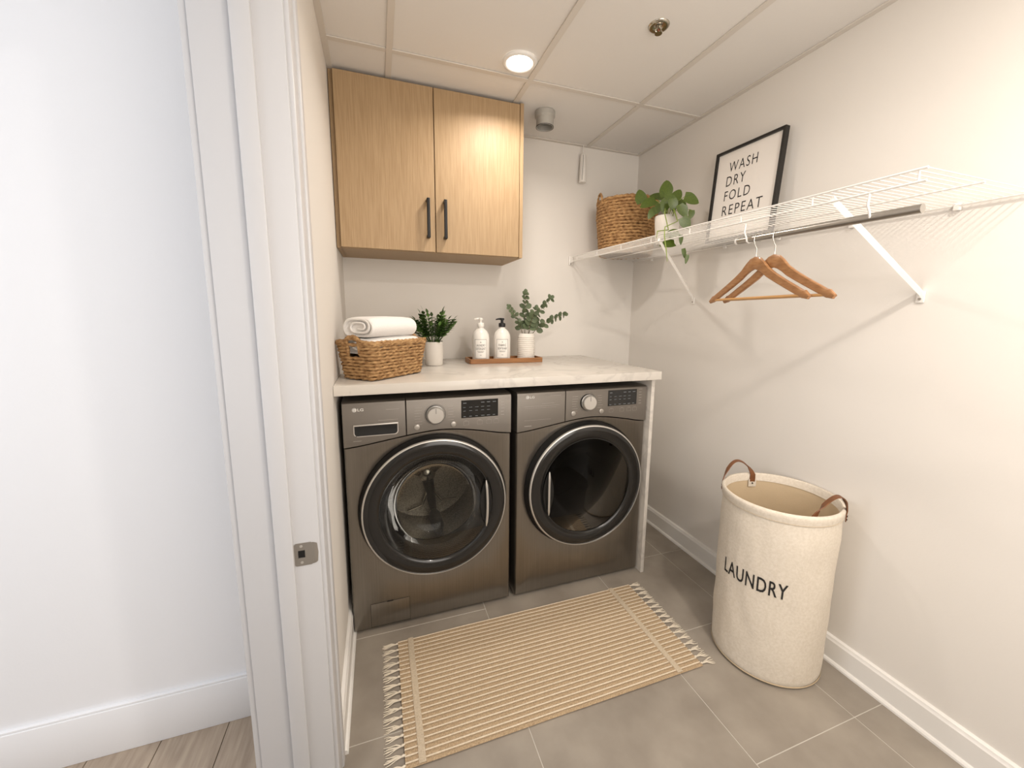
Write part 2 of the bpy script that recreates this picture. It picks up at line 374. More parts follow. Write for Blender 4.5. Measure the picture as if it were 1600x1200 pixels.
MB().lathe([(.0001, -.048), (.012, -.05), (.016, -.056), (.022, -.21), (.0215, -.214), (.0001, -.212)], n=28).build('cylinder_body', WIREW, pc, smooth=50)
MB().tube([(-.006, -.0158, -.06), (-.008, -.0185, -.12), (-.012, -.0185, -.205)], .0012, 6).build('dark_seam', INKG, pc)

# ------------------------------------------------------------------ wall cabinet
CW0, CW1, CY, CB = .006, .873, -.352, 1.621
wc = thing('wall_cabinet', 'light oak two door wall cabinet hung up against the ceiling', 'cabinet', (0, 0, 0))
TOPZ = H-.003
MB().box(CW0+.012, CW1, CY+.022, -.002, CB, TOPZ, .001).build('carcass', OAKD, wc, smooth=0)
MB().box(CW0-.004, CW0+.016, CY+.022, -.002, CB, TOPZ, .001).build('filler_strip', OAKD, wc, smooth=0)
MB().box(CW1-.016, CW1+.002, CY, -.002, CB-.001, TOPZ, .001).build('side_panel', OAK, wc, smooth=0)
DX = [(.021, .4355), (.4395, .8545)]
for k, (a, b) in enumerate(DX):
    d = MB().box(a, b, CY, CY+.02, CB+.002, TOPZ-.006, .0012).build('door', OAK, wc, smooth=0)
    hx = .402 if k == 0 else .481
    MB().box(hx-.0072, hx+.0072, CY-.036, CY-.024, 1.683, 1.858, .0015).box(hx-.007, hx+.007, CY-.03, CY, 1.683, 1.697, .0015).box(hx-.007, hx+.007, CY-.03, CY, 1.844, 1.858, .002).build('handle', BLACKM, d, smooth=30)

# ------------------------------------------------------------------ countertop and side panel
MB().box(.001, 1.420, -.806, -.002, 1.034, CZ, .0018).build('countertop', QUARTZ, smooth=30)
tag(bpy.data.objects['countertop'], 'pale quartz countertop with faint grey veins over the two laundry machines', 'countertop')
o = MB().box(1.4085, 1.4275, -.752, -.004, .001, 1.033, .0012).build('end_panel', QUARTZ, smooth=30)
tag(o, 'thin pale quartz side panel supporting right end of countertop', 'panel')
# ------------------------------------------------------------------ laundry machines
MW, MH, MY = .680, .994, -.725
def seam(x):
    P = [(0, .811), (.06, .817), (.14, .829), (.235, .8435), (.30, .852), (.36, .8565), (.42, .855), (.487, .8475), (.56, .835), (.62, .823), (.68, .815)]
    for i in range(len(P)-1):
        if x <= P[i+1][0] + 1e-9:
            t = (x-P[i][0])/(P[i+1][0]-P[i][0]); t = max(0, min(1, t))
            a, b = P[i][1], P[i+1][1]; m0 = (P[i+1][1]-P[max(i-1, 0)][1])/(P[i+1][0]-P[max(i-1, 0)][0])*(P[i+1][0]-P[i][0])
            k = min(i+2, len(P)-1); m1 = (P[k][1]-P[i][1])/(P[k][0]-P[i][0])*(P[i+1][0]-P[i][0])
            return (2*t**3-3*t*t+1)*a+(t**3-2*t*t+t)*m0+(-2*t**3+3*t*t)*b+(t**3-t*t)*m1
    return P[-1][1]
DCX, DCZ = .349, .531
def machine(x0, name, label, dryer):
    t = thing(name, label, 'dryer' if dryer else 'washing machine', (x0, MY, .012))
    Z = lambda z: z-.012
    NS = 40
    def ring(ins, y, top_ins=None):
        ti = ins if top_ins is None else top_ins; P = []
        a, b = ins, MW-ins; z0 = .014+ins
        for i in range(NS): P.append((a+(b-a)*i/NS, y, Z(z0)))
        z1 = seam(MW)-.0015-ti
        for i in range(NS): P.append((b, y, Z(z0+(seam(b)-.0015-ti-z0)*i/NS)))
        for i in range(NS): x = b-(b-a)*i/NS; P.append((x, y, Z(seam(x)-.0015-ti)))
        for i in range(NS): P.append((a, y, Z(seam(a)-.0015-ti - (seam(a)-.0015-ti-z0)*i/NS)))
        return P
    outer = ring(0, .02)
    def circ(R, y): return [(DCX+R*math.cos(math.atan2(p[2]-Z(DCZ), p[0]-DCX)), y, Z(DCZ)+R*math.sin(math.atan2(p[2]-Z(DCZ), p[0]-DCX))) for p in outer]
    rings = [ring(0, .68), outer, ring(.0015, .008), ring(.006, .002, .001), ring(.013, 0, .0015), circ(.3125, 0), circ(.3085, .002), circ(.3065, .012), circ(.300, .05)]
    n = NS*4; vs = [p for r in rings for p in r]; fs = []
    for i in range(len(rings)-1):
        for k in range(n): fs.append((i*n+k, i*n+(k+1) % n, (i+1)*n+(k+1) % n, (i+1)*n+k))
    fs.append(tuple(range(n))[::-1])
    b = MB(); b.add(vs, fs); body = b.build('body', STEEL, t, smooth=35)
    # plinth and feet
    MB().box(.02, MW-.02, .03, .66, -.001, .012).build('plinth', BLACKP, t)
    # top fascia: two prisms divided at x=.236
    def fascia(nm, xa, xb, mt, par):
        cols = 22; rows = [(0, 0, .004), (0, .002, 0), (1, -.016, 0), (1, -.006, .003), (1, -.001, .010), (1, 0, .03)]; vs = []; fs = []
        X = [xa, xa+.002] + [xa+.002+(xb-xa-.004)*i/cols for i in range(1, cols)] + [xb-.002, xb]
        for ci, x in enumerate(X):
            e = .003 if ci in (0, len(X)-1) else 0
            if xa == 0 and ci == 0: e = .012
            if xb == MW and ci == len(X)-1: e = .012
            for (base, dz, dy) in rows:
                z = (seam(x)+.0015+dz) if base == 0 else (MH+dz)
                vs.append((x, -.004+dy+e, Z(z)))
            vs.append((x, .66, Z(MH))); vs.append((x, .66, Z(seam(x)+.0015)))
        k = len(rows)+2
        for i in range(len(X)-1):
            for j in range(k):
                fs.append((i*k+j, (i+1)*k+j, (i+1)*k+(j+1) % k, i*k+(j+1) % k))
        fs += [tuple(range(k)), tuple((len(X)-1)*k+j for j in range(k))[::-1]]
        q = MB(); q.add(vs, fs); return q.build(nm, mt, par, smooth=35)
    fl = fascia('detergent_drawer' if not dryer else 'fascia_cover', 0, .2350, PANEL, t)
    cp = fascia('control_panel', .2365, MW, PANEL, t)
    def fy(v, y=-.0048): return V(v.x, y, v.z)
    def put(nm, txt, x, z, w, h, mt, par, y=-.0049, bold=0.0, sp=1.0): return text(nm, txt, mt, par, lambda v: V(x+v.x, y, Z(z)+v.y), w, h, sp, bold)
    # logo: round emblem and letters
    dx = 0 if not dryer else .004; lz = .957 if not dryer else .965
    MB().lathe([(.0001, -.0008), (.0080, -.0007), (.0085, 0)], c=(.045+dx, -.0045, Z(lz+.0055)), n=28, axis='Y').build('emblem', LOGO, fl)
    put('emblem_letter', 'L', .0442+dx, lz+.0025, .0042, .0062, INKG, fl, -.0056); MB().tube([(.045+dx+.0066*math.cos(a), -.0056, Z(lz+.0055)+.0066*math.sin(a)) for a in [math.radians(60+k*15) for k in range(17)]], .0005, 4).build('emblem_ring', INKG, fl)
    put('logo_letters', 'LG', .0565+dx, lz, .022, .011, LOGO, fl, bold=.02)
    marks = MB()
    def dash(x, z, w, h=.0016, y=-.0047): marks.add([(x, y, Z(z)), (x+w, y, Z(z)), (x+w, y, Z(z)+h), (x, y, Z(z)+h)], [(0, 1, 2, 3)])
    if not dryer:
        # drawer handle pocket
        pk = MB()
        pr = []; xa, xb, za, zb, r = .039, .205, .855, .903, .014
        for (cx, cz, a0) in ((xb-.004, zb-.004, 0), (xa+.004, zb-.004, 90), (xa+r, za+r, 180), (xb-r, za+r, 270)):
            rr = .004 if a0 < 180 else r
            for k in range(6): a = math.radians(a0+k*18); pr.append((cx+rr*math.cos(a), Z(cz+rr*math.sin(a))))
        n2 = len(pr); cxm = (xa+xb)/2; czm = Z((za+zb)/2)
        vs = [(p[0], -.0052, p[1]) for p in pr]+[(cxm+(p[0]-cxm)*.96, -.0052, czm+(p[1]-czm)*.88) for p in pr]
        pk.add(vs, [(i, (i+1) % n2, n2+(i+1) % n2, n2+i) for i in range(n2)]); pk.build('pocket_rim', BRUSHED, fl, smooth=30)
        pk = MB(); vs = [(cxm+(p[0]-cxm)*.96, -.00525, czm+(p[1]-czm)*.88) for p in pr] + [(cxm+(p[0]-cxm)*.9, -.0044, czm+.006+(p[1]-czm)*.5) for p in pr]
        pk.add(vs, [(i, (i+1) % n2, n2+(i+1) % n2, n2+i) for i in range(n2)] + [tuple(range(n2, 2*n2))]); pk.build('grip_pocket', BLACKP, fl, smooth=60)
        MB().box(.039, .205, -.012, -.004, Z(.8985), Z(.9045), .002).build('grip_bar', BRUSHED, fl, smooth=30)
        dash(.036, .838, .03); dash(.13, .915, .075, .0012); dash(.16, .957, .05, .0012)
    else:
        dash(.158, .972, .055, .0014); dash(.035, .928, .17, .001); dash(.12, .938, .06, .001); dash(.035, .845+.02, .13, .0009); dash(.036, .838, .034, .003); dash(.04, .92, .15, .0006)
    marks.build('printed_lines', MARK, fl, smooth=0, kind='stuff')
    kx = .351; kz = .924 if not dryer else .931
    MB().lathe([(.044, -.0002), (.0435, -.0012), (.0425, -.0002)], c=(kx, -.0042, Z(kz)), n=48, axis='Y').build('dial_ring', BRUSHED, cp)
    kn = MB().lathe([(.038, 0), (.0375, -.010), (.034, -.011), (.0335, -.024), (.031, -.027), (.0001, -.0272)], c=(kx, -.0042, Z(kz)), n=48, axis='Y').build('dial', BRUSHED, cp, smooth=35)
    MB().lathe([(.0385, .0), (.039, -.008), (.0352, -.0115)], c=(kx, -.0042, Z(kz)), n=48, axis='Y').build('dial_skirt', BLACKP, kn, smooth=60)
    MB().box(kx-.0012, kx+.0012, -.0318, -.0312, Z(kz)+.008, Z(kz)+.029).build('dial_pointer', INKG, kn)
    for (bx_, bz_) in ((.277, .876), (.425, .877)):
        MB().lathe([(.0115, 0), (.0112, -.003), (.0095, -.004), (.0001, -.0035)], c=(bx_, -.0042, Z(bz_+(.005 if dryer else 0))), n=28, axis='Y').build('round_button', BTN, cp, smooth=50)
    dz = .005 if dryer else 0
    disp = MB().box(.459, .619, -.0062, -.003, Z(.899+dz), Z(.975+dz), .001).build('display', DISPLAY, cp, smooth=0)
    dm = MB(); rr = random.Random(5)
    for (rz, hgt) in ((.962, .005), (.944, .003), (.929, .003), (.905, .004)):
        for k in range(6):
            if rz in (.944, .929) and k > 4: continue
            xx = .467+k*.0255; wv = .010+rr.random()*.005
            if rz == .962 and k in (1, 2): continue
            dm.add([(xx, -.00635, Z(rz+dz)), (xx+wv, -.00635, Z(rz+dz)), (xx+wv, -.00635, Z(rz+dz+hgt*.45)), (xx, -.00635, Z(rz+dz+hgt*.45))], [(0, 1, 2, 3)])
    dm.build('display_legends', MARKD, disp, smooth=0, kind='stuff')
    marks = MB()
    for k in range(7):
        dash(.268+rr.random()*.003, .955-k*.0115+dz, .030-rr.random()*.008, .0011); 
        if k > 0: dash(.402+rr.random()*.003, .965-k*.0115+dz, .030-rr.random()*.010, .0011)
    for k in range(6): dash(.632, .972-k*.014+dz, .018-rr.random()*.006, .0018)
    for k in range(4):
        xx = (.468, .527, .567, .600)[k]
        for (a_, b_, c_, d_) in ((xx, .868, .022, .0006), (xx, .884, .022, .0006)): dash(a_, b_+dz, c_, d_)
        dash(xx, .868+dz, .0006, .016); dash(xx+.022, .868+dz, .0006, .0166); dash(xx+.005, .887+dz, .012, .001)
    marks.build('program_legends', MARK, cp, smooth=0, kind='stuff')
    # filter flap on the washer
    if not dryer:
        fm = MB(); e = .0012
        for (a, b_, c, d_) in ((.069, .2275, .1285, .1297), (.069, .2275, .0225, .0237), (.069, .0702, .0225, .1297), (.2263, .2275, .0225, .1297)):
            fm.box(a, b_, -.0006, .0002, Z(c), Z(d_))
        fp = MB().box(.0705, .226, -.0012, .001, Z(.024), Z(.128), .001).build('filter_flap', STEEL, t, smooth=30)
        fm.build('flap_gap', BLACKP, fp, smooth=0); MB().box(.135, .16, -.0018, -.0002, Z(.1265), Z(.1315), .0006).build('flap_notch', BLACKP, fp)
    # porthole door
    C = (DCX, 0, Z(DCZ))
    MB().lathe([(.3075, .012), (.3065, -.004), (.301, -.012), (.2965, -.030), (.2955, -.034)], c=C, n=96, axis='Y').build('door_seal', BLACKP, t, smooth=50)
    hs = -1 if dryer else 1
    door = MB().lathe([(.2955, -.034), (.291, -.040), (.270, -.0425), (.250, -.041), (.236, -.037), (.233, -.034)], c=C, n=96, axis='Y').build('door', GLOSSB, t, smooth=50)
    MB().lathe([(.2965, -.030), (.2975, -.035), (.2945, -.0405), (.2905, -.0415), (.2895, -.039)], c=C, n=96, axis='Y').build('chrome_rim', BRUSHED, door, smooth=60)
    MB().lathe([(.2335, -.0345), (.2325, -.032), (.2300, -.032)], c=C, n=96, axis='Y').build('inner_bead', RUBBER, door, smooth=60)
    MB().lathe([(.232, -.033), (.226, -.020), (.212, .006), (.200, .020), (.196, .024)], c=C, n=96, axis='Y').build('inner_cone', GLOSSB, door, smooth=60)
    MB().lathe([(.197, .022), (.188, .040), (.172, .066), (.145, .085), (.10, .093), (.0001, .096)], c=C, n=72, axis='Y').build('glass_bowl', LENSD if dryer else LENS, door, smooth=80)
    MB().lathe([(.2305, -.030), (.16, -.037), (.08, -.040), (.0001, -.041)], c=C, n=72, axis='Y').build('outer_glass', LENSD if dryer else LENS, door, smooth=80)
    hb_ = []; 
    for k in range(11):
        u = -1+2*k/10; hb_.append((DCX+hs*(.205+.004*(1-u*u)), -.050-.008*(1-u*u), Z(DCZ)+u*.104-.004))
    MB().tube(hb_, [.002]+[.0055]*9+[.002], 8).build('handle_bar', BRUSHED, door, smooth=60)
    # pocket behind handle : lens shape between chord and arc
    pkt = []
    for k in range(17):
        u = -1+2*k/16; pkt.append((DCX+hs*(.206), Z(DCZ)+u*.104-.004))
    arc = []
    for k in range(17):
        u = -1+2*k/16; arc.append((DCX+hs*(.206+.026*(1-u*u)), Z(DCZ)+u*.104-.004))
    arc2 = [(DCX+hs*(.206-.026*(1-(-1+2*k/16)**2)), p[1]) for k, p in enumerate(arc)]
    q = MB(); vs = [(p[0], -.0432, p[1]) for p in arc]+[(p[0], -.0432, p[1]) for p in arc2]
    q.add(vs, [(i, i+1, 17+i+1, 17+i) if hs < 0 else (i, 17+i, 17+i+1, i+1) for i in range(16)]); q.build('handle_pocket', BLACKP, door, smooth=0)
    # drum behind the glass
    MB().lathe([(.300, .045), (.250, .075), (.232, .100), (.222, .108), (.222, .118), (.240, .130)], c=C, n=72, axis='Y').build('door_gasket', RUBBER, t, smooth=60)
    dr = MB().lathe([(.238, .12), (.244, .14), (.244, .34), (.235, .365), (.200, .373), (.0001, .375)], c=C, n=72, axis='Y').build('drum', DRUM if not dryer else BLACKP, t, smooth=50)
    for k in range(3):
        a = math.radians(278+120*k if not dryer else 130+120*k); ca, sa = math.cos(a), math.sin(a)
        pth = [(DCX+.205*ca, .14+j*.040, Z(DCZ)+.205*sa) for j in range(6)]
        MB().tube(pth, [.016, .028, .031, .031, .028, .016], 12).build('drum_lifter', RUBBER, dr, smooth=60)
        if not dryer:
            b1 = MB()
            for s_ in (-1, 1):
                a2 = a+s_*.16; a3 = a+s_*.62
                b1.tube([(DCX+.03*math.cos(a), .357, Z(DCZ)+.03*math.sin(a)), (DCX+.10*math.cos(a2), .350, Z(DCZ)+.10*math.sin(a2)), (DCX+.17*math.cos(a+s_*.3), .353, Z(DCZ)+.17*math.sin(a+s_*.3)), (DCX+.215*math.cos(a3), .357, Z(DCZ)+.215*math.sin(a3))], .0062, 8)
            b1.build('drum_spoke', DRUMRIB, dr, smooth=60)
            b2 = MB().tube([(DCX+.02*ca, .363, Z(DCZ)+.02*sa), (DCX+.2*ca, .357, Z(DCZ)+.2*sa)], [.03, .018], 10, flat=(1, 1)); b2.build('dark_spoke', BLACKP, dr, smooth=60)
    if not dryer: MB().lathe([(.0001, .328), (.03, .332), (.042, .346), (.046, .370)], c=C, n=28, axis='Y').build('drum_hub', DRUMRIB, dr, smooth=60)
    return t
machine(.017, 'washing_machine', 'graphite steel front-load washer on the left, its drum visible through round door', False)
machine(.722, 'tumble_dryer', 'graphite steel dryer on the right with dark round door hinged opposite', True)

# ------------------------------------------------------------------ woven baskets
def rrect(hx, hy, r, n=120):
    # perimeter points of a rounded rectangle with arc-length parametrisation
    segs = []; P = []
    cs = [(hx-r, hy-r, 0), (-hx+r, hy-r, 90), (-hx+r, -hy+r, 180), (hx-r, -hy+r, 270)]
    for (cx, cy, a0) in cs:
        for k in range(9): a = math.radians(a0+k*11.25); P.append(V(cx+r*math.cos(a), cy+r*math.sin(a), 0))
    P.append(P[0]); L = [0]
    for i in range(1, len(P)): L.append(L[-1]+(P[i]-P[i-1]).length)
    out = []; j = 0
    for k in range(n):
        s = L[-1]*k/n
        while L[j+1] < s: j += 1
        t = (s-L[j])/max(1e-9, L[j+1]-L[j]); out.append(P[j].lerp(P[j+1], t))
    return out
def woven_row(b, pts, r, ph, tw=26, closed=True, nseg=8, amp=.3, seed=0):
    m = len(pts); rad = []
    for i in range(m):
        q = 2*pi*i*tw/m*1.0+ph
        nz = mn.noise(V(i*.23, seed*1.7, 0))*.34
        rad.append((lambda q_, nz_: (lambda a: r*(1+amp*math.sin(q_+2*a)+nz_)))(q, nz))
    P2 = [p + V(mn.noise(V(i*.15, seed, 3))*.0012, mn.noise(V(i*.15, seed, 5))*.0012, mn.noise(V(i*.11, seed, 9))*.0018) for i, p in enumerate(pts)]
    b.tube(P2, rad, nseg, closed=closed)
tb = thing('towel_basket', 'rectangular seagrass basket holding folded white towels on countertop left end', 'basket', (.135-.0, -.745, CZ+.0035))
ub = V(.70, .714, 0).normalized(); vb = V(-.714, .70, 0).normalized()
LH, SH = .145, .078; ctr = ub*LH + vb*SH
def bk(p, z, grow): return ctr + ub*p.x + vb*p.y + V(0, 0, z)
rows = 11; hz = .138
body = MB(); liner = MB()
for i in range(rows):
    z = .007+i*(hz-.010)/(rows-1); g = .016*(i/(rows-1)); P = rrect(LH+g, SH+g, .022, 150)
    pts = [bk(p, z, g) for p in P]
    if i >= rows-4 and i < rows-1:
        # leave the hand holes open on both short ends
        keep = [not (abs(p.y) < .026 and abs(p.x) > LH-.01) for p in P]
        run = []; runs = []
        st = next(k for k in range(150) if not keep[k])
        for k in range(151):
            kk = (st+k) % 150
            if keep[kk]: run.append(pts[kk])
            elif run: runs.append(run); run = []
        if run: runs.append(run)
        for rn in runs: woven_row(body, rn, .0068, i*1.9, 30*len(rn)/150, False, seed=i)
    else: woven_row(body, pts, .0066, i*1.9, 24, True, seed=i)
body.build('woven_wall', WICK, tb, smooth=80)
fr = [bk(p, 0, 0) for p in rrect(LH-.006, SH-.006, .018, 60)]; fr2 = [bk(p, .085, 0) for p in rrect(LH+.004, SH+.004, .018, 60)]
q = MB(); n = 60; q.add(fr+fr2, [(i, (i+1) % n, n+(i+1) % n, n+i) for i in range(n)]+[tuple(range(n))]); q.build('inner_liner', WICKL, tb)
P = rrect(LH+.018, SH+.018, .024, 150); rim = MB()
for k in range(2):
    pts = []
    for p in P:
        lift = .020*math.exp(-((p.y/.034)**4)) if abs(p.x) > LH else 0
        pts.append(bk(p, hz+.002+k*.006+lift, 0))
    woven_row(rim, pts, .0072-.0012*k, k*2, 44, True, seed=20+k, amp=.28)
rim.build('braided_rim', WICK, tb, smooth=80)
for s in (-1, 1):
    for w_ in (-1, 1):
        pts = [bk(V(s*(LH+.012+.006*t), w_*.030, 0), .098+.05*t, 0) for t in (0, .25, .5, .75, 1)]
        MB().tube(pts, .0065, 8).build('handle_wrap', WICK, tb, smooth=60)
# folded towels: a flattened spiral extruded along the long axis
def towel(name, label, base, L, Wd, th, turns, seed, shift):
    t = thing(name, label, 'towel', (0, 0, 0), (0, 0, 0), 'folded white towels in the countertop basket')
    t.location = V(.135, -.745, CZ)+ctr+V(0, 0, base)+ub*shift[0]+vb*shift[1]
    ly = th/4.0
    # centreline of folds in (v,z): one roll at each side
    path = []
    def loop(w, h, c0):  # stadium outline
        P = []
        for k in range(13): a = -pi/2+pi*k/12; P.append((w-h+h*math.cos(a)*1.0, c0+h*math.sin(a)))
        for k in range(13): a = pi/2+pi*k/12; P.append((-w+h+h*math.cos(a)*1.0, c0+h*math.sin(a)))
        return P
    b = MB(); nl = 18
    hw = Wd/2
    outs = [loop(hw, th/2, th/2), loop(hw-.010, th/2-.007, th/2), loop(hw-.012, th/2-.012, th/2), loop(hw-.040, th/4-.0075, th*.70)]
    # outer skin: open stadium; the ends show the folded layers as grooves
    n = 26
    def sec(P, u, sc=1.0):
        R = []
        for (v_, z_) in P:
            nz = mn.noise(V(u*9, v_*14, z_*9+seed))*.004
            zz = z_+nz*(1 if z_ > th*.5 else .0); sag = -.006*(u/(L/2))**2*(z_/th)
            R.append(ub*u+vb*(v_*sc)+V(0, 0, max(.0005, (zz-th/2)*sc+th/2+sag)))
        return R
    vs = []; fs = []
    us = [-L/2+L*i/nl for i in range(nl+1)]
    scs = [1.0]*len(us)
    prof = [(us[0]+.006, .80), (us[0]-.002, .90), (us[0]-.001, .975)] + [(u, 1.0) for u in us[1:-1]] + [(us[-1]+.001, .975), (us[-1]+.002, .90), (us[-1]-.006, .80)]
    for (u, sc) in prof: vs += sec(outs[0], u, sc)
    m = len(prof)
    for i in range(m-1):
        for k in range(n): fs.append((i*n+k, (i+1)*n+k, (i+1)*n+(k+1) % n, i*n+(k+1) % n))
    fs += [tuple(range(n)), tuple((m-1)*n+k for k in range(n))[::-1]]
    b.add(vs, fs); b.build('cloth', TOWEL, t, smooth=70)
    # spiral edge of the folded layers at both ends
    for s in (-1, 1):
        e = MB(); pth = []
        for k in range(60):
            f = k/59; a = 2*pi*turns*f; rx = (hw-.008)*(1-f*.72); rz = (th/2-.007)*(1-f*.75)
            c, s2 = math.cos(a), math.sin(a); sx = math.copysign(abs(c)**.6, c)
            pth.append(ub*(s*(L/2-.001)) + vb*(rx*sx-.010*f) + V(0, 0, th/2+rz*s2))
        e.tube(pth, [.0052-.001*k/59 for k in range(60)], 8, flat=(1, 1)); e.build('folded_edge', TOWEL, t, smooth=80)
    return t
towel('folded_towel', 'folded white terry towel lowest in the basket, mostly below the rim', .030, .262, .150, .060, 1.4, 1, (0, 0))
towel('folded_towel', 'folded white terry towel just above basket rim, under the top one', .101, .272, .160, .066, 1.5, 4, (.002, 0))
towel('folded_towel', 'plump rolled white terry towel on top of the basket stack', .166, .252, .158, .080, 1.8, 9, (-.006, .002))

# ------------------------------------------------------------------ potted fern on the counter
pf = thing('potted_foliage_plant', 'bushy dark green plant in white ceramic pot beside towel basket', 'potted plant', (.425, -.29, CZ))
MB().lathe([(.0001, .001), (.040, .001), (.043, .006), (.0455, .06), (.0465, .118), (.0455, .121), (.043, .119), (.042, .105), (.0001, .104)], n=48).build('pot', CERAM, pf, smooth=45)
MB().lathe([(.0001, .110), (.03, .109), (.042, .106)], n=24).build('soil', SOIL, pf)
lf = [leaf_mesh('fern_leaf', .036, .020, LEAFG, 'oval', .25), leaf_mesh('fern_leaf_b', .026, .014, LEAFL, 'oval', .2)]
rg = random.Random(11)
for k in range(26):
    a = k*2.399+.3; lean = .2+.95*((k % 9)/8); ln = .172-.030*lean+rg.random()*.02
    base = V(.018*math.cos(a), .018*math.sin(a), .108); pts = []
    for j in range(9):
        t = j/8; out = math.sin(t*lean*1.5)*ln*.62; hgt = ln*t*(1-.38*lean*t)
        pts.append(base+V(math.cos(a)*out, math.sin(a)*out*.85, hgt))
    if max(p.y for p in pts) > .27: continue
    b = MB().tube(pts, [.0018]*8+[.0006], 5)
    fr_ = b.build('frond', LEAFG, pf, smooth=60)
    # leaflets joined to each frond as geometry
    me = bpy.data.meshes.new('leaflets'); vv = []; ff = []
    for j in range(2, 9):
        tdir = (pts[min(j+1, 8)]-pts[j-1]).normalized(); side = tdir.cross(V(0, 0, 1)).normalized() if abs(tdir.z) < .98 else V(-math.sin(a), math.cos(a), 0)
        for s in ((-1, 1) if j < 8 else (0,)):
            d = (tdir*.75+side*s*.85+V(0, 0, .1)).normalized(); src = lf[0]
            mx = frame_mx(pts[j], d, V(0, 0, 1)+tdir*.2, .8+.35*math.sin(j/8*pi)); o0 = len(vv)
            vv += [mx @ v.co for v in src.vertices]; ff += [tuple(i+o0 for i in p.vertices) for p in src.polygons]
    me.from_pydata(vv, [], ff); me.materials.append(LEAFL if k % 5 == 0 else LEAFG); me.polygons.foreach_set('use_smooth', [True]*len(me.polygons))
    o = bpy.data.objects.new('leaflets', me); COL.objects.link(o); o.parent = fr_
for (a, zz, s_) in ((-1.9, .128, 1.5), (-1.2, .120, 1.4), (-2.5, .13, 1.3), (-.7, .125, 1.2), (-1.55, .155, 1.3)):
    inst('broad_leaf', lf[1], pf, frame_mx((.02*math.cos(a), .02*math.sin(a), zz), (math.cos(a), math.sin(a), .15), (0, 0, 1), s_*1.1))

# ------------------------------------------------------------------ tray with bottles and vase
TX0, TX1, TY0, TY1 = .612, 1.018, -.300, -.175
tr = thing('wooden_tray', 'narrow brown wooden tray holding the two bottles and vase', 'tray', ((TX0+TX1)/2, (TY0+TY1)/2, CZ))
hx, hy = (TX1-TX0)/2, (TY1-TY0)/2
MB().box(-hx+.002, hx-.002, -hy+.002, hy-.002, .0005, .008).build('base_board', TRAYW, tr, smooth=0)
for s in (-1, 1):
    MB().box(-hx, hx, s*hy-.004, s*hy+.004, .0005, .026, .0012).build('long_side', TRAYW, tr, smooth=0)
    MB().box(s*hx-.004, s*hx+.004, -hy+.0045, hy-.0045, .0005, .026, .0012).build('short_side', TRAYW, tr, smooth=0)
def bottle(x, y, label, pump, words):
    t = thing('pump_bottle', label, 'bottle', (x, y, CZ+.0085), (0, 0, math.radians(-14)), 'pump bottles on the wooden tray')
    R = .0465
    MB().lathe([(.0001, 0), (R-.004, 0), (R-.001, .003), (R, .008), (R, .125), (R-.003, .143), (R-.012, .161), (R-.024, .172), (.0165, .177), (.0150, .181), (.0150, .186), (.0001, .186)], n=56).build('bottle_body', BOTTLE, t, smooth=60)
    MB().lathe([(.0175, .184), (.0185, .187), (.0185, .202), (.0165, .205), (.008, .207), (.0075, .222), (.0001, .222)], n=28).build('pump_collar', pump, t, smooth=40)
    MB().lathe([(.0001, .220), (.011, .221), (.0125, .226), (.011, .232), (.0001, .233)], n=24).tube([(-.005, 0, .2275), (-.020, -.004, .2275), (-.034, -.007, .224)], [.006, .0048, .0036], 10).build('pump_nozzle', pump, t, smooth=50)
    def wrap(u, z, off): a = -pi/2+u/R; return V((R+off)*math.cos(a), (R+off)*math.sin(a), z)
    def patch(u0, u1, z0, z1, off, n=14):
        vs = [wrap(u0+(u1-u0)*i/n, z, off) for z in (z0, z1) for i in range(n+1)]; return vs, [(i, i+1, n+2+i, n+1+i) for i in range(n)]
    q = MB(); q.add(*patch(-.033, .033, .018, .120, .0005)); lb = q.build('paper_label', LABELM, t)
    q = MB(); e = .0012
    for a_ in ((-.0325, .0325, .0185, .0185+e), (-.0325, .0325, .1185-e*.3, .1185+e*.7), (-.0325, -.0325+e, .0185, .119), (.0325-e, .0325, .0185, .119)): q.add(*patch(*a_, .0008))
    q.build('label_border', INK, lb, smooth=0)
    for (wd, z0, w_, h_) in words: text('lettering', wd, INK, lb, lambda v, z0=z0, w_=w_: wrap(v.x-w_/2, z0+v.y, .0010), w_, h_, 1.05, .0)
    q = MB()
    for (u0, u1, z0) in ((-.018, .018, .0555), (-.014, .014, .0505), (-.005, .005, .035), (-.004, .004, .102), (-.0025, .0025, .1055)): q.add(*patch(u0, u1, z0, z0+.0016, .001, 4))
    q.build('fine_print', INKG, lb, smooth=0)
bottle(.683, -.236, 'white pump bottle with white pump, labelled LAUNDRY DETERGENT', BOTTLE, [('LAUNDRY', .082, .048, .0115), ('DETERGENT', .064, .052, .0115)])
bottle(.803, -.236, 'white pump bottle with black pump, labelled FABRIC SOFTENER', BLACKP, [('FABRIC', .082, .042, .0115), ('SOFTENER', .064, .050, .0115)])
VX, VY, VZ = .945, -.236, CZ+.0085
va = thing('textured_vase', 'small white ribbed ceramic vase at right end of tray', 'vase', (VX, VY, VZ))
prof = [(.0001, .0005), (.042, .0005), (.0475, .006)]
for i in range(72):
    z = .008+i*.125/71; rr = .0495*(1-.055*((z-.06)/.07)**2); prof.append((rr+.0011*math.sin(z*2*pi/.0105), z))
prof += [(.041, .147), (.039, .149), (.037, .147), (.037, .12), (.0001, .08)]
MB().lathe(prof, n=64, wob=lambda a, z: .0006*math.sin(a*26+z*300) if .01 < z < .132 else 0).build('vase_body', CERAM, va, smooth=60)
elf = leaf_mesh('eucalyptus_leaf', .036, .029, ELEAF, 'round', .12, .08)
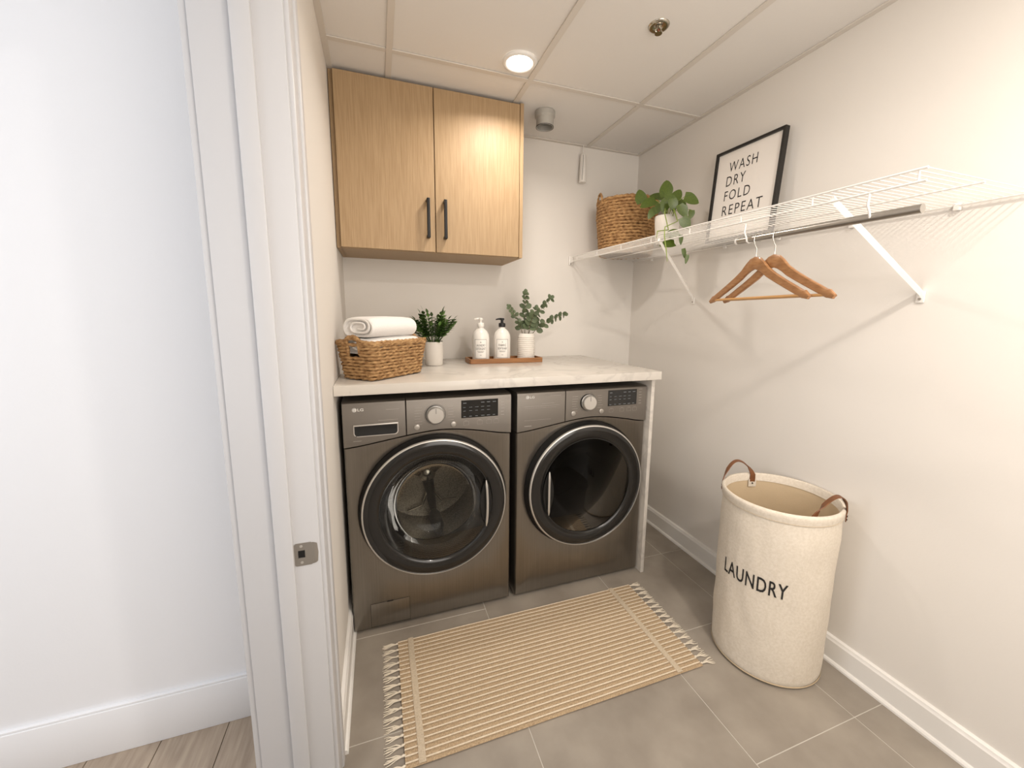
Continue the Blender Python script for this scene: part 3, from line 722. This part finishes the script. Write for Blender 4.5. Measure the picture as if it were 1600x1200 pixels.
def euc(label, tip, bend, npairs, b0, seed, sc=1.0):
    base = V(*b0); tip = Vector(tip); rg = random.Random(seed)
    t = thing('eucalyptus_stem', label, 'plant stem', (VX, VY, VZ+.09), (0, 0, 0), 'eucalyptus stems in the white vase')
    o = t.location; p0 = base; p3 = tip-o; p1 = p0+V(p0.x*1.0, p0.y, .09); pts = []
    for k in range(17):
        s = k/16; pts.append(p0*(1-s)**3+p1*3*s*(1-s)**2+(p3*.62+V(*bend))*3*s*s*(1-s)+p3*s**3)
    MB().tube(pts, [.0022-.0014*k/16 for k in range(17)], 6).build('stem', ESTEM, t, smooth=60)
    for k in range(npairs):
        s = .36+.62*k/(npairs-1); i = min(15, int(s*16)); p = pts[i].lerp(pts[i+1], s*16-i); d = (pts[i+1]-pts[i]).normalized()
        ax = d.cross(V(0, -1, .1)).normalized(); ang = rg.uniform(-.7, .7) + (pi/2 if k % 2 else 0)*.55
        side = (Matrix.Rotation(ang, 3, d) @ ax)
        z_ = sc*(1.12-.42*k/npairs)*rg.uniform(.9, 1.1)
        for s_ in (-1, 1):
            ld = (side*s_+d*.55).normalized()
            if (o+p+ld*.03).y > -.02: continue
            inst('leaf', elf, t, frame_mx(p, ld, V(rg.uniform(-.3, .3), -1, .35+rg.uniform(-.3, .3)), z_))
    inst('leaf', elf, t, frame_mx(pts[-1], d, V(0, -1, .3), sc*.7))
euc('eucalyptus stem leaning left over the black-pump bottle', (.836, -.26, 1.372), (.01, 0, .02), 8, (-.012, 0, 0), 1, .82)
euc('tallest eucalyptus stem, rising upright from the vase', (.938, -.24, 1.447), (0, 0, .02), 8, (-.004, .006, 0), 2, 1.1)
euc('eucalyptus stem reaching up and to the right, second tallest', (1.092, -.235, 1.425), (-.02, 0, .03), 9, (.006, 0, 0), 3, 1.05)
euc('eucalyptus stem bending lowest and furthest to the right', (1.170, -.25, 1.333), (-.01, 0, .03), 8, (.012, -.004, 0), 4, 1.1)
euc('short leafy eucalyptus stem in the middle front of the vase', (.985, -.27, 1.36), (0, 0, .02), 6, (.002, -.010, 0), 5, 1.15)

# ------------------------------------------------------------------ wire shelf along the right wall
SHZ, SX0, SEND, TILT = 1.694, 1.323, -1.75, .0185
ws = thing('wire_shelf', 'white coated wire shelf with front lip along the right wall', 'shelf', (XR, 0, SHZ), (TILT, 0, 0))
lx = SX0-XR; END = SEND
MB().tube([(lx, -.008, 0), (lx, END, 0)], .003, 8).build('front_top_rail', WIREW, ws)
MB().tube([(lx+.002, -.008, -.027), (lx+.002, END, -.027)], .003, 8).build('front_bottom_rail', WIREW, ws)
MB().tube([(-.012, -.008, -.004), (-.012, END, -.004)], .003, 8).build('back_rail', WIREW, ws)
MB().tube([(lx*.52, -.008, -.0055), (lx*.52, END, -.0055)], .0028, 8).build('middle_rail', WIREW, ws)
dw = MB(); y = -.02
while y > END:
    dw.tube([(lx, y, .0), (-.008, y, .0)], .0012, 5); y -= .019
dw.build('deck_wires', WIREW, ws, kind='stuff')
for k in range(10):
    y = -.09-k*.235
    if y > END: MB().tube([(lx+.001, y, 0), (lx+.002, y, -.027)], .0022, 6).build('lip_tie', WIREW, ws)
MB().box(lx-.012, lx+.014, -.012, -.0015, -.048, .006, .002).box(lx-.004, lx+.006, -.03, -.008, -.034, .003, .001).build('wall_bracket', WIREW, ws, smooth=30)
MB().lathe([(.0001, -.002), (.004, -.0015), (.005, 0)], c=(lx, -.012, -.042), n=12, axis='Y').build('bracket_screw', NICKEL, ws)
for k in range(6):
    y = -.2-k*.28
    if y > END: MB().box(-.014, -.0015, y-.008, y+.008, -.018, .004, .002).build('back_clip', WIREW, ws, smooth=30)
bz = -.255
for yb in (-.575, -1.55):
    s0 = V(lx+.004, yb-.27 if yb > -1 else yb, -.018); s1 = V(-.004, yb, bz)
    d = (s1-s0).normalized(); sd = d.cross(V(0, 1, 0)).normalized()
    b = MB().tube([s0, s0.lerp(s1, .5), s1], .0105, 4, flat=(1, .5)); 
    br = b.build('diagonal_brace', WIREW, ws, smooth=20)
    MB().box(-.006, -.001, yb-.011, yb+.011, bz-.03, bz+.006, .002).build('brace_foot', WIREW, br, smooth=30)
    q = MB(); q.tube([(-.010, yb, bz-.018), (-.005, yb, bz-.018)], .004, 10); q.build('brace_screw', NICKEL, br)
def on_shelf(y): return SHZ + TILT*y + .0018
# hanging rod
RX = 1.345
def rodz(y): return 1.587+TILT*(y+1.3)
rd = thing('hanging_rod', 'round metal clothes rod hung below the wire shelf', 'rod', (RX, -1.24, rodz(-1.24)))
R1 = .0105
MB().tube([(0, 0, 0), (0, -.5, -.5*TILT)], R1, 20).build('tube', RODM, rd, smooth=50)
MB().tube([(0, .004, 0), (0, -.003, 0)], .0112, 20).build('end_cap', WIREW, rd, smooth=40)
for dy in (-.045, -.40):
    MB().tube([(lx+XR+.002-RX, dy, .046), (lx+XR-.001-RX, dy, .020), (-.013, dy, .004), (-.010, dy, -.008), (0, dy, -.0125), (.010, dy, -.008), (.013, dy, .002)], .0028, 8).build('rod_hook', WIREW, rd, smooth=60)
# wooden hangers
def hanger(y, ang, label):
    zr = rodz(y)+R1
    t = thing('wooden_hanger', label, 'hanger', (RX, y, zr), (0, 0, 0), 'wooden hangers on the rod')
    u = V(math.sin(ang), math.cos(ang), 0)   # along the body, + is away from the camera
    hk = []
    for k in range(15):
        a = math.radians(-35+k*(215)/14); hk.append(V(math.cos(a)*.0145-.0, 0, -.0125+math.sin(a)*.0142))
    hk = [V(p.x, 0, p.z) for p in hk]
    hk += [V(-.0142, 0, -.022), V(-.009, 0, -.034), V(0, 0, -.044), V(0, 0, -.078)]
    MB().tube(hk, .0017, 7).build('hook', CHROME, t, smooth=60)
    # body outline in (s,z)
    zt = -.070
    ctr_ = [(0, 0.0), (.022, -.006), (.040, -.020), (.060, -.040), (.090, -.060), (.13, -.083), (.17, -.104), (.20, -.119), (.222, -.135)]
    wid = [.046, .046, .040, .031, .027, .0245, .0235, .0235, .010]
    topp = []; bot = []
    for (s, z), w in zip(ctr_, wid):
        topp.append((s, z)); bot.append((s-(.003 if s else 0), z-w))
    bot[0] = (0, -.040); bot[1] = (.018, -.046); bot[2] = (.036, -.056); bot[-1] = (.216, -.146)
    notch = 7; topp.insert(8, (.205, -.1195)); bot.insert(8, (.203, -.143)); topp[7] = (.198, -.119)
    def out(pts, th):
        return [u*s+V(0, 0, zt+z)+V(u.y, -u.x, 0)*th for (s, z) in pts]
    full_t = [(-s, z) for s, z in topp[::-1]]+topp[1:]; full_b = [(-s, z) for s, z in bot[::-1]]+bot[1:]
    T = .0048; n = len(full_t); b = MB()
    vs = out(full_t, -T*.6)+out([(s, z-.003) for s, z in full_t], -T)+out([(s, z+.003) for s, z in full_b], -T)+out(full_b, -T*.6)
    vs += out(full_t, T*.6)+out([(s, z-.003) for s, z in full_t], T)+out([(s, z+.003) for s, z in full_b], T)+out(full_b, T*.6)
    fs = []
    for i in range(n-1):
        for r in range(3): fs.append((r*n+i, r*n+i+1, (r+1)*n+i+1, (r+1)*n+i)); fs.append(((4+r)*n+i, (5+r)*n+i, (5+r)*n+i+1, (4+r)*n+i+1))
        fs.append((i, 4*n+i, 4*n+i+1, i+1)); fs.append((3*n+i, 3*n+i+1, 7*n+i+1, 7*n+i))
    for i in (0, n-1): fs.append((i, n+i, 2*n+i, 3*n+i, 7*n+i, 6*n+i, 5*n+i, 4*n+i))
    b.add(vs, fs); bm = bmesh.new(); me = bpy.data.meshes.new('x'); me.from_pydata(b.v, [], b.f); bm.from_mesh(me); bmesh.ops.recalc_face_normals(bm, faces=bm.faces)
    b2 = MB(); b2.frombm(bm); b2.build('shoulder_body', HWOOD, t, smooth=35)
    q0 = u*-.198+V(0, 0, zt-.134); q1 = u*.198+V(0, 0, zt-.134)
    MB().tube([q0, q1], .0045, 12).build('trouser_bar', HBAR, t, smooth=60)
hanger(-1.318, math.radians(10), 'wooden hanger further along the rod, its left tip foremost')
hanger(-1.384, math.radians(10), 'wooden hanger nearest the camera on the rod, partly behind the other')
# round basket on the shelf
BX, BY, BR = 1.590, -.198, .177
sb = thing('round_basket', 'round woven hyacinth basket with loop handles at back corner of shelf', 'basket', (BX, BY, on_shelf(BY)))
rows = 18; body = MB(); hb_ = .300
for i in range(rows):
    z = .0085+i*(hb_-.01)/(rows-1); rr = (BR-.022)+.020*min(1, i/12)-.0065
    pts = [V(rr*math.cos(2*pi*k/170), rr*math.sin(2*pi*k/170), z) for k in range(170)]
    woven_row(body, pts, .0092 if i < rows-1 else .010, i*2.1, 36, True, seed=40+i, nseg=7)
body.build('woven_wall', WICK2, sb, smooth=80)
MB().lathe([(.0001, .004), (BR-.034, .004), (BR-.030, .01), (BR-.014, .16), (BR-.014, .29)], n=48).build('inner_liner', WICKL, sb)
for ang in (math.radians(172), math.radians(-8)):
    c = V(math.cos(ang), math.sin(ang), 0); tn = V(-math.sin(ang), math.cos(ang), 0); P = []
    for k in range(15):
        a = pi*k/14; P.append(c*(BR-.004)+tn*(.036*math.cos(a))+V(0, 0, hb_-.018+.060*math.sin(a)))
    h = MB(); woven_row(h, P, .0062, 0, 7, False, seed=3); h.build('loop_handle', WICK2, sb, smooth=80)
# pothos on the shelf
PX, PY = 1.525, -.645
pz = on_shelf(PY)
po = thing('trailing_pothos', 'trailing heart-leaf pothos in white pot on shelf beside round basket', 'potted plant', (PX, PY, pz))
MB().lathe([(.0001, .0), (.044, .0), (.048, .005), (.055, .07), (.060, .128), (.059, .131), (.056, .129), (.054, .112), (.0001, .112)], n=48).build('pot', CERAM, po, smooth=45)
MB().lathe([(.0001, .121), (.03, .119), (.054, .114)], n=24).build('soil', SOIL, po)
PL = [[1.52, -0.63, 1.948, 0.039, 0.143, 0.989, 0.072], [1.47, -0.496, 1.94, -0.125, 0.198, 0.972, 0.066], [1.47, -0.568, 1.893, -0.901, 0.26, -0.348, 0.071], [1.56, -0.512, 1.947, -0.923, 0.349, 0.162, 0.06], [1.55, -0.674, 1.91, 0.506, -0.041, 0.861, 0.056], [1.53, -0.794, 1.86, 0.874, -0.358, -0.329, 0.064], [1.5, -0.779, 1.813, 0.438, -0.288, -0.851, 0.056], [1.48, -0.736, 1.847, 0.125, -0.198, -0.972, 0.051], [1.47, -0.691, 1.851, -0.203, -0.084, -0.976, 0.055], [1.47, -0.645, 1.851, -0.36, -0.022, -0.933, 0.044], [1.46, -0.616, 1.836, -0.637, 0.102, -0.764, 0.057], [1.46, -0.847, 1.74, 0.438, -0.288, -0.851, 0.054], [1.42, -0.817, 1.696, -0.937, 0.299, -0.182, 0.057], [1.40, -0.816, 1.651, -0.944, 0.315, -0.096, 0.057], [1.41, -0.884, 1.662, -0.039, -0.143, -0.989, 0.039], [1.55, -0.778, 1.801, -0.203, -0.084, -0.976, 0.036], [1.58, -0.527, 1.949, 0.749, -0.16, 0.643, 0.06], [1.57, -0.672, 1.88, 0.944, -0.329, 0.01, 0.056], [1.5, -0.682, 1.888, -0.438, 0.288, 0.851, 0.055], [1.41, -0.909, 1.6, 0.125, -0.198, -0.972, 0.038], [1.41, -0.927, 1.574, -0.203, -0.084, -0.976, 0.035]]
ph = leaf_mesh('pothos_leaf', 1.0, .78, PLEAF, 'heart', .12, .14, 12); ph2 = leaf_mesh('pothos_leaf_slim', 1.0, .42, PLEAF, 'heart', .15, .2, 8)
PO = V(PX, PY, pz); rg = random.Random(3)
for i, (x, y, z, dx, dy, dz, L) in enumerate(PL):
    d = V(dx, dy, dz); p = V(x, y, z)-d*L*.5-PO
    nrm = V(-.55, -.72, .42)+V(rg.uniform(-.35, .35), rg.uniform(-.35, .35), rg.uniform(-.2, .3))
    inst('leaf', ph2 if i in (14, 19, 20) else ph, po, frame_mx(p, d, nrm, L*1.15))
    if i not in (11, 12, 13, 14, 19, 20):
        b0 = V(rg.uniform(-.02, .02), rg.uniform(-.02, .02), .115); m_ = b0.lerp(p, .5)+V(0, 0, .03)
        MB().tube([b0, b0.lerp(m_, .5)+V(0, 0, .01), m_, p], [.0018, .0017, .0015, .0012], 5).build('leaf_stalk', PSTEM, po, smooth=60)
W2 = lambda *p: V(*p)-PO
for pth in ([W2(1.51, -.66, pz+.115), W2(1.465, -.70, pz+.150), W2(1.44, -.73, pz+.12), W2(1.41, -.80, 1.715), W2(1.305, -.86, 1.69), W2(1.300, -.862, 1.66)],
            [W2(1.53, -.68, pz+.115), W2(1.49, -.73, pz+.150), W2(1.44, -.82, 1.75), W2(1.31, -.90, 1.70), W2(1.298, -.915, 1.66), W2(1.30, -.93, 1.60), W2(1.30, -.94, 1.555)],
            [W2(1.52, -.69, pz+.115), W2(1.48, -.74, pz+.14), W2(1.455, -.80, 1.76), W2(1.46, -.83, 1.765)]):
    MB().tube(pth, [.0022]*(len(pth)-1)+[.001], 6).build('vine', PSTEM, po, smooth=60)
# framed print leaning on the wall
fr_o = thing('framed_print', 'black framed print reading WASH DRY FOLD REPEAT standing on the wire shelf', 'picture frame', (1.742, -.873, on_shelf(-.873)+.0065), (0, 0, 0))
FW, FH, FT = .352, .415, .022
# local basis: a = towards the camera along the wall, n = into the room
ra, la = math.radians(1.3), math.radians(3.0)
aa = V(0, -1, -math.tan(ra)).normalized(); nn = V(-math.cos(la), 0, math.sin(la)); hh = nn.cross(aa) * -1
hh = (V(math.sin(la), -math.sin(ra)*-1*-1, math.cos(la))).normalized(); hh = (hh-aa*hh.dot(aa)).normalized(); nn = aa.cross(hh).normalized()
if nn.x > 0: nn = -nn
def fp(a, h, n): return aa*a+hh*h+nn*n
def fbox(name, a0, a1, h0, h1, n0, n1, m, par):
    vs = [fp(a, h, n) for a in (a0, a1) for h in (h0, h1) for n in (n0, n1)]
    b = MB(); b.add(vs, [(0, 1, 3, 2), (4, 6, 7, 5), (0, 4, 5, 1), (2, 3, 7, 6), (0, 2, 6, 4), (1, 5, 7, 3)]); return b.build(name, m, par, smooth=0)
hw = FW/2; bw = .011
fbox('frame_bar', -hw, -hw+bw, 0, FH, 0, FT, FRAME, fr_o); fbox('frame_bar', hw-bw, hw, 0, FH, 0, FT, FRAME, fr_o)
fbox('frame_bar', -hw+bw, hw-bw, 0, bw, 0, FT, FRAME, fr_o); fbox('frame_bar', -hw+bw, hw-bw, FH-bw, FH, 0, FT, FRAME, fr_o)
pp = fbox('print', -hw+bw, hw-bw, bw, FH-bw, .004, .012, POSTER, fr_o)
for (wd, a0, h0, w_, h_) in (('WASH', .080-hw, .312, .150, .044), ('DRY', .074-hw, .250, .104, .044), ('FOLD', .073-hw, .185, .140, .044), ('REPEAT', .072-hw, .118, .212, .044)):
    text('lettering', wd, INK, pp, lambda v, a0=a0, h0=h0: fp(a0+v.x, h0+v.y, .0126), w_, h_, 1.22, -.004)

# ------------------------------------------------------------------ rug with tassels
RGX0, RGX1, RGY0, RGY1 = .187, 1.288, -1.305, -.818
rug = thing('woven_rug', 'flatwoven jute rug with cream ribs and tasselled ends before the machines', 'rug', ((RGX0+RGX1)/2, (RGY0+RGY1)/2, .001))
RC = rug.location.copy()
nr = 25; pitch = (RGY1-RGY0)/nr
MB().box(RGX0-RC.x, RGX1-RC.x, RGY0-RC.y+.002, RGY1-RC.y-.002, 0, .0045, .001).build('backing', JUTE, rug)
rg = random.Random(4)
def wav(x, k): return .0011*mn.noise(V(x*5, k*.13, 1))+.0016*mn.noise(V(x*1.6, k*.05, 7))
for k in range(nr):
    y0 = RGY0+pitch*(k+.36)-RC.y; y1 = RGY0+pitch*(k+.86)-RC.y
    xs_ = [RGX0-RC.x+(RGX1-RGX0)*i/60 for i in range(61)]
    MB().tube([(x, y0+wav(x, k), .0040) for x in xs_], [.0074+.0005*mn.noise(V(x*60, k, 0)) for x in xs_], 8, flat=(.52, 1)).build('jute_row', JUTE, rug, smooth=70)
    MB().tube([(x, y1+wav(x, k), .0050) for x in xs_], [.0029+.0005*mn.noise(V(x*40, k, 4)) for x in xs_], 6, flat=(.95, 1)).build('cream_cord', CREAM, rug, smooth=70)
for xc in (.2365, 1.184):
    vs = []; fs = []; n = 60
    for i in range(n+1):
        y = RGY0+(RGY1-RGY0)*i/n-RC.y
        for (dx, z) in ((-.0115, .004), (-.0105, .0098), (-.004, .0108), (.004, .0108), (.0105, .0098), (.0115, .004)): vs.append((xc-RC.x+dx+.0012*mn.noise(V(y*9, xc, 0)), y, z+.0006*math.sin(y*2*pi/pitch)))
    for i in range(n):
        for j in range(5): fs.append((i*6+j, i*6+j+1, (i+1)*6+j+1, (i+1)*6+j))
    b = MB(); b.add(vs, fs); b.build('woven_band', BANDM, rug, smooth=60)
for s, xe in ((-1, RGX0), (1, RGX1)):
    nt_ = 16
    for k in range(nt_):
        y = RGY0+.010+(RGY1-RGY0-.02)*k/(nt_-1)-RC.y; b = MB(); x0 = xe-RC.x
        b.tube([(x0-s*.002, y, .004), (x0+s*.004, y, .0055), (x0+s*.010, y, .004)], [.0030, .0044, .0028], 7)
        for q in range(7):
            f = (q-3)/3; L = .050+rg.uniform(-.007, .004); sp_ = f*.0125+rg.uniform(-.003, .003); w_ = rg.uniform(-.003, .003)
            b.tube([(x0+s*.008, y+f*.001, .004), (x0+s*(.008+L*.35), y+sp_*.4+w_, .0045+abs(rg.uniform(-.001, .0025))), (x0+s*(.008+L*.75), y+sp_*.85-w_*.6, .003), (x0+s*(.008+L), y+sp_, .0022)], [.0014, .0014, .0013, .0008], 5)
        b.build('tassel', FRINGE, rug, smooth=70)

# ------------------------------------------------------------------ laundry hamper
HX, HY, RB, RT, HH = 1.588, -1.312, .188, .192, .668
hm = thing('laundry_hamper', 'tall round canvas laundry hamper lettered LAUNDRY by right wall', 'hamper', (HX, HY, .002))
def hw_(a, z):
    f = max(0, min(1, z/.06)); g = 1-max(0, min(1, (z-.56)/.06))
    return (.0055*mn.noise(V(math.cos(a)*1.8, math.sin(a)*1.8, z*4.5))+.003*mn.noise(V(math.cos(a)*5+z*7, math.sin(a)*5, z*9-a*.4)))*f*g
prof = [(.0001, .001), (RB-.012, .001), (RB-.004, .004), (RB, .012)]
for i in range(1, 34):
    z = .012+(HH-.03)*i/33; prof.append((RB+(RT-RB)*z/HH, z))
MB().lathe(prof, n=120, wob=lambda a, z: hw_(a, z) if z > .004 else 0).build('canvas_body', CANVAS, hm, smooth=80)
MB().lathe([(RT-.006, HH-.006), (RT-.008, .4), (RB-.006, .02), (.0001, .008)], n=72).build('lining', CANVIN, hm, smooth=60)
MB().lathe([(RT+.0022, HH-.036), (RT+.003, HH-.034), (RT+.0045, HH-.018), (RT+.006, HH-.008), (RT+.003, HH-.001), (RT-.004, HH), (RT-.0085, HH-.006), (RT-.0075, HH-.030), (RT-.0085, HH-.032)], n=96).build('rolled_hem', CANVAS, hm, smooth=60)
MB().lathe([(RT+.0028, HH-.0345), (RT+.0036, HH-.0335), (RT+.0028, HH-.0325)], n=96).build('hem_stitching', CANVIN, hm, smooth=60)
MB().lathe([(RB-.002, .006), (RB+.0022, .009), (RB+.0015, .014)], n=96).build('base_seam', CANVIN, hm, smooth=60)
def strap(th0, th1):
    t0, t1 = math.radians(th0), math.radians(th1); P = []
    A = V((RT+.007)*math.cos(t0), (RT+.007)*math.sin(t0), 0); Bq = V((RT-.011)*math.cos(t1), (RT-.011)*math.sin(t1), 0)
    mid = (A+Bq)*.5; ns = 18; path = [A+V(0, 0, HH-.045), A+V(0, 0, HH-.02)]
    for k in range(ns+1):
        f = k/ns; path.append(A.lerp(Bq, f)+V(0, 0, HH-.004+.066*math.sin(pi*f)**.8)+(mid.normalized()*.012*math.sin(pi*f)))
    path += [Bq+V(0, 0, HH-.02), Bq+V(0, 0, HH-.036)]
    # flat ribbon whose width follows the radial direction
    vs = []; w = .011; n = len(path)
    for i, p in enumerate(path):
        a = path[max(0, i-1)]; c = path[min(n-1, i+1)]; T = (c-a).normalized(); R_ = mid.normalized()
        if i < 3 or i > n-4: side = V(-p.y, p.x, 0).normalized()
        else: side = (R_-T*R_.dot(T)).normalized()
        f = min(1, max(0, (i-1)/4)); f2 = min(1, max(0, (n-2-i)/4)); k_ = min(f, f2)
        tang = V(p.y, -p.x, 0).normalized(); side = (tang*(1-k_*.55)+R_*k_*.55).normalized()
        nr_ = T.cross(side).normalized()*.0016
        vs += [p+side*w+nr_, p-side*w+nr_, p-side*w-nr_, p+side*w-nr_]
    fs = []
    for i in range(n-1):
        for j in range(4): fs.append((i*4+j, i*4+(j+1) % 4, (i+1)*4+(j+1) % 4, (i+1)*4+j))
    fs += [(0, 1, 2, 3), ((n-1)*4+3, (n-1)*4+2, (n-1)*4+1, (n-1)*4)]
    b = MB(); b.add(vs, fs); h = b.build('leather_handle', LEATHER, hm, smooth=50)
    rv = MB(); c = A.normalized()
    for z in (HH-.028, HH-.040): rv.tube([A+c*.001+V(0, 0, z), A+c*.004+V(0, 0, z)], .0035, 10)
    rv.build('rivet', BLACKM, h)
    q = MB(); c = Bq.normalized(); tn = V(-c.y, c.x, 0); vs = []
    for a in (-1, 1):
        for z in (HH-.058, HH-.026):
            vs.append(c*(RT-.0105)+tn*a*.016+V(0, 0, z)); vs.append(c*(RT-.0125)+tn*a*.016+V(0, 0, z))
    q.add(vs, [(1, 3, 7, 5), (0, 1, 5, 4), (2, 6, 7, 3), (0, 2, 3, 1), (4, 5, 7, 6)]); pq = q.build('canvas_patch', CANVAS, h, smooth=0)
    q = MB(); q.tube([c*(RT-.0115)+V(0, 0, HH-.042), c*(RT-.0155)+V(0, 0, HH-.042)], .003, 10); q.build('inner_rivet', BLACKM, h)
strap(120, 70); strap(300, 250)
TW, TH_ = .222, .058
def hmap(v):
    a = math.radians(164.5)+v.x/RB; z = .350+v.y; r = RB+(RT-RB)*z/HH+hw_(a, z)+.0016
    return V(r*math.cos(a), r*math.sin(a), z)
text('lettering', 'LAUNDRY', INK, hm, hmap, TW, TH_, 1.12, .010)
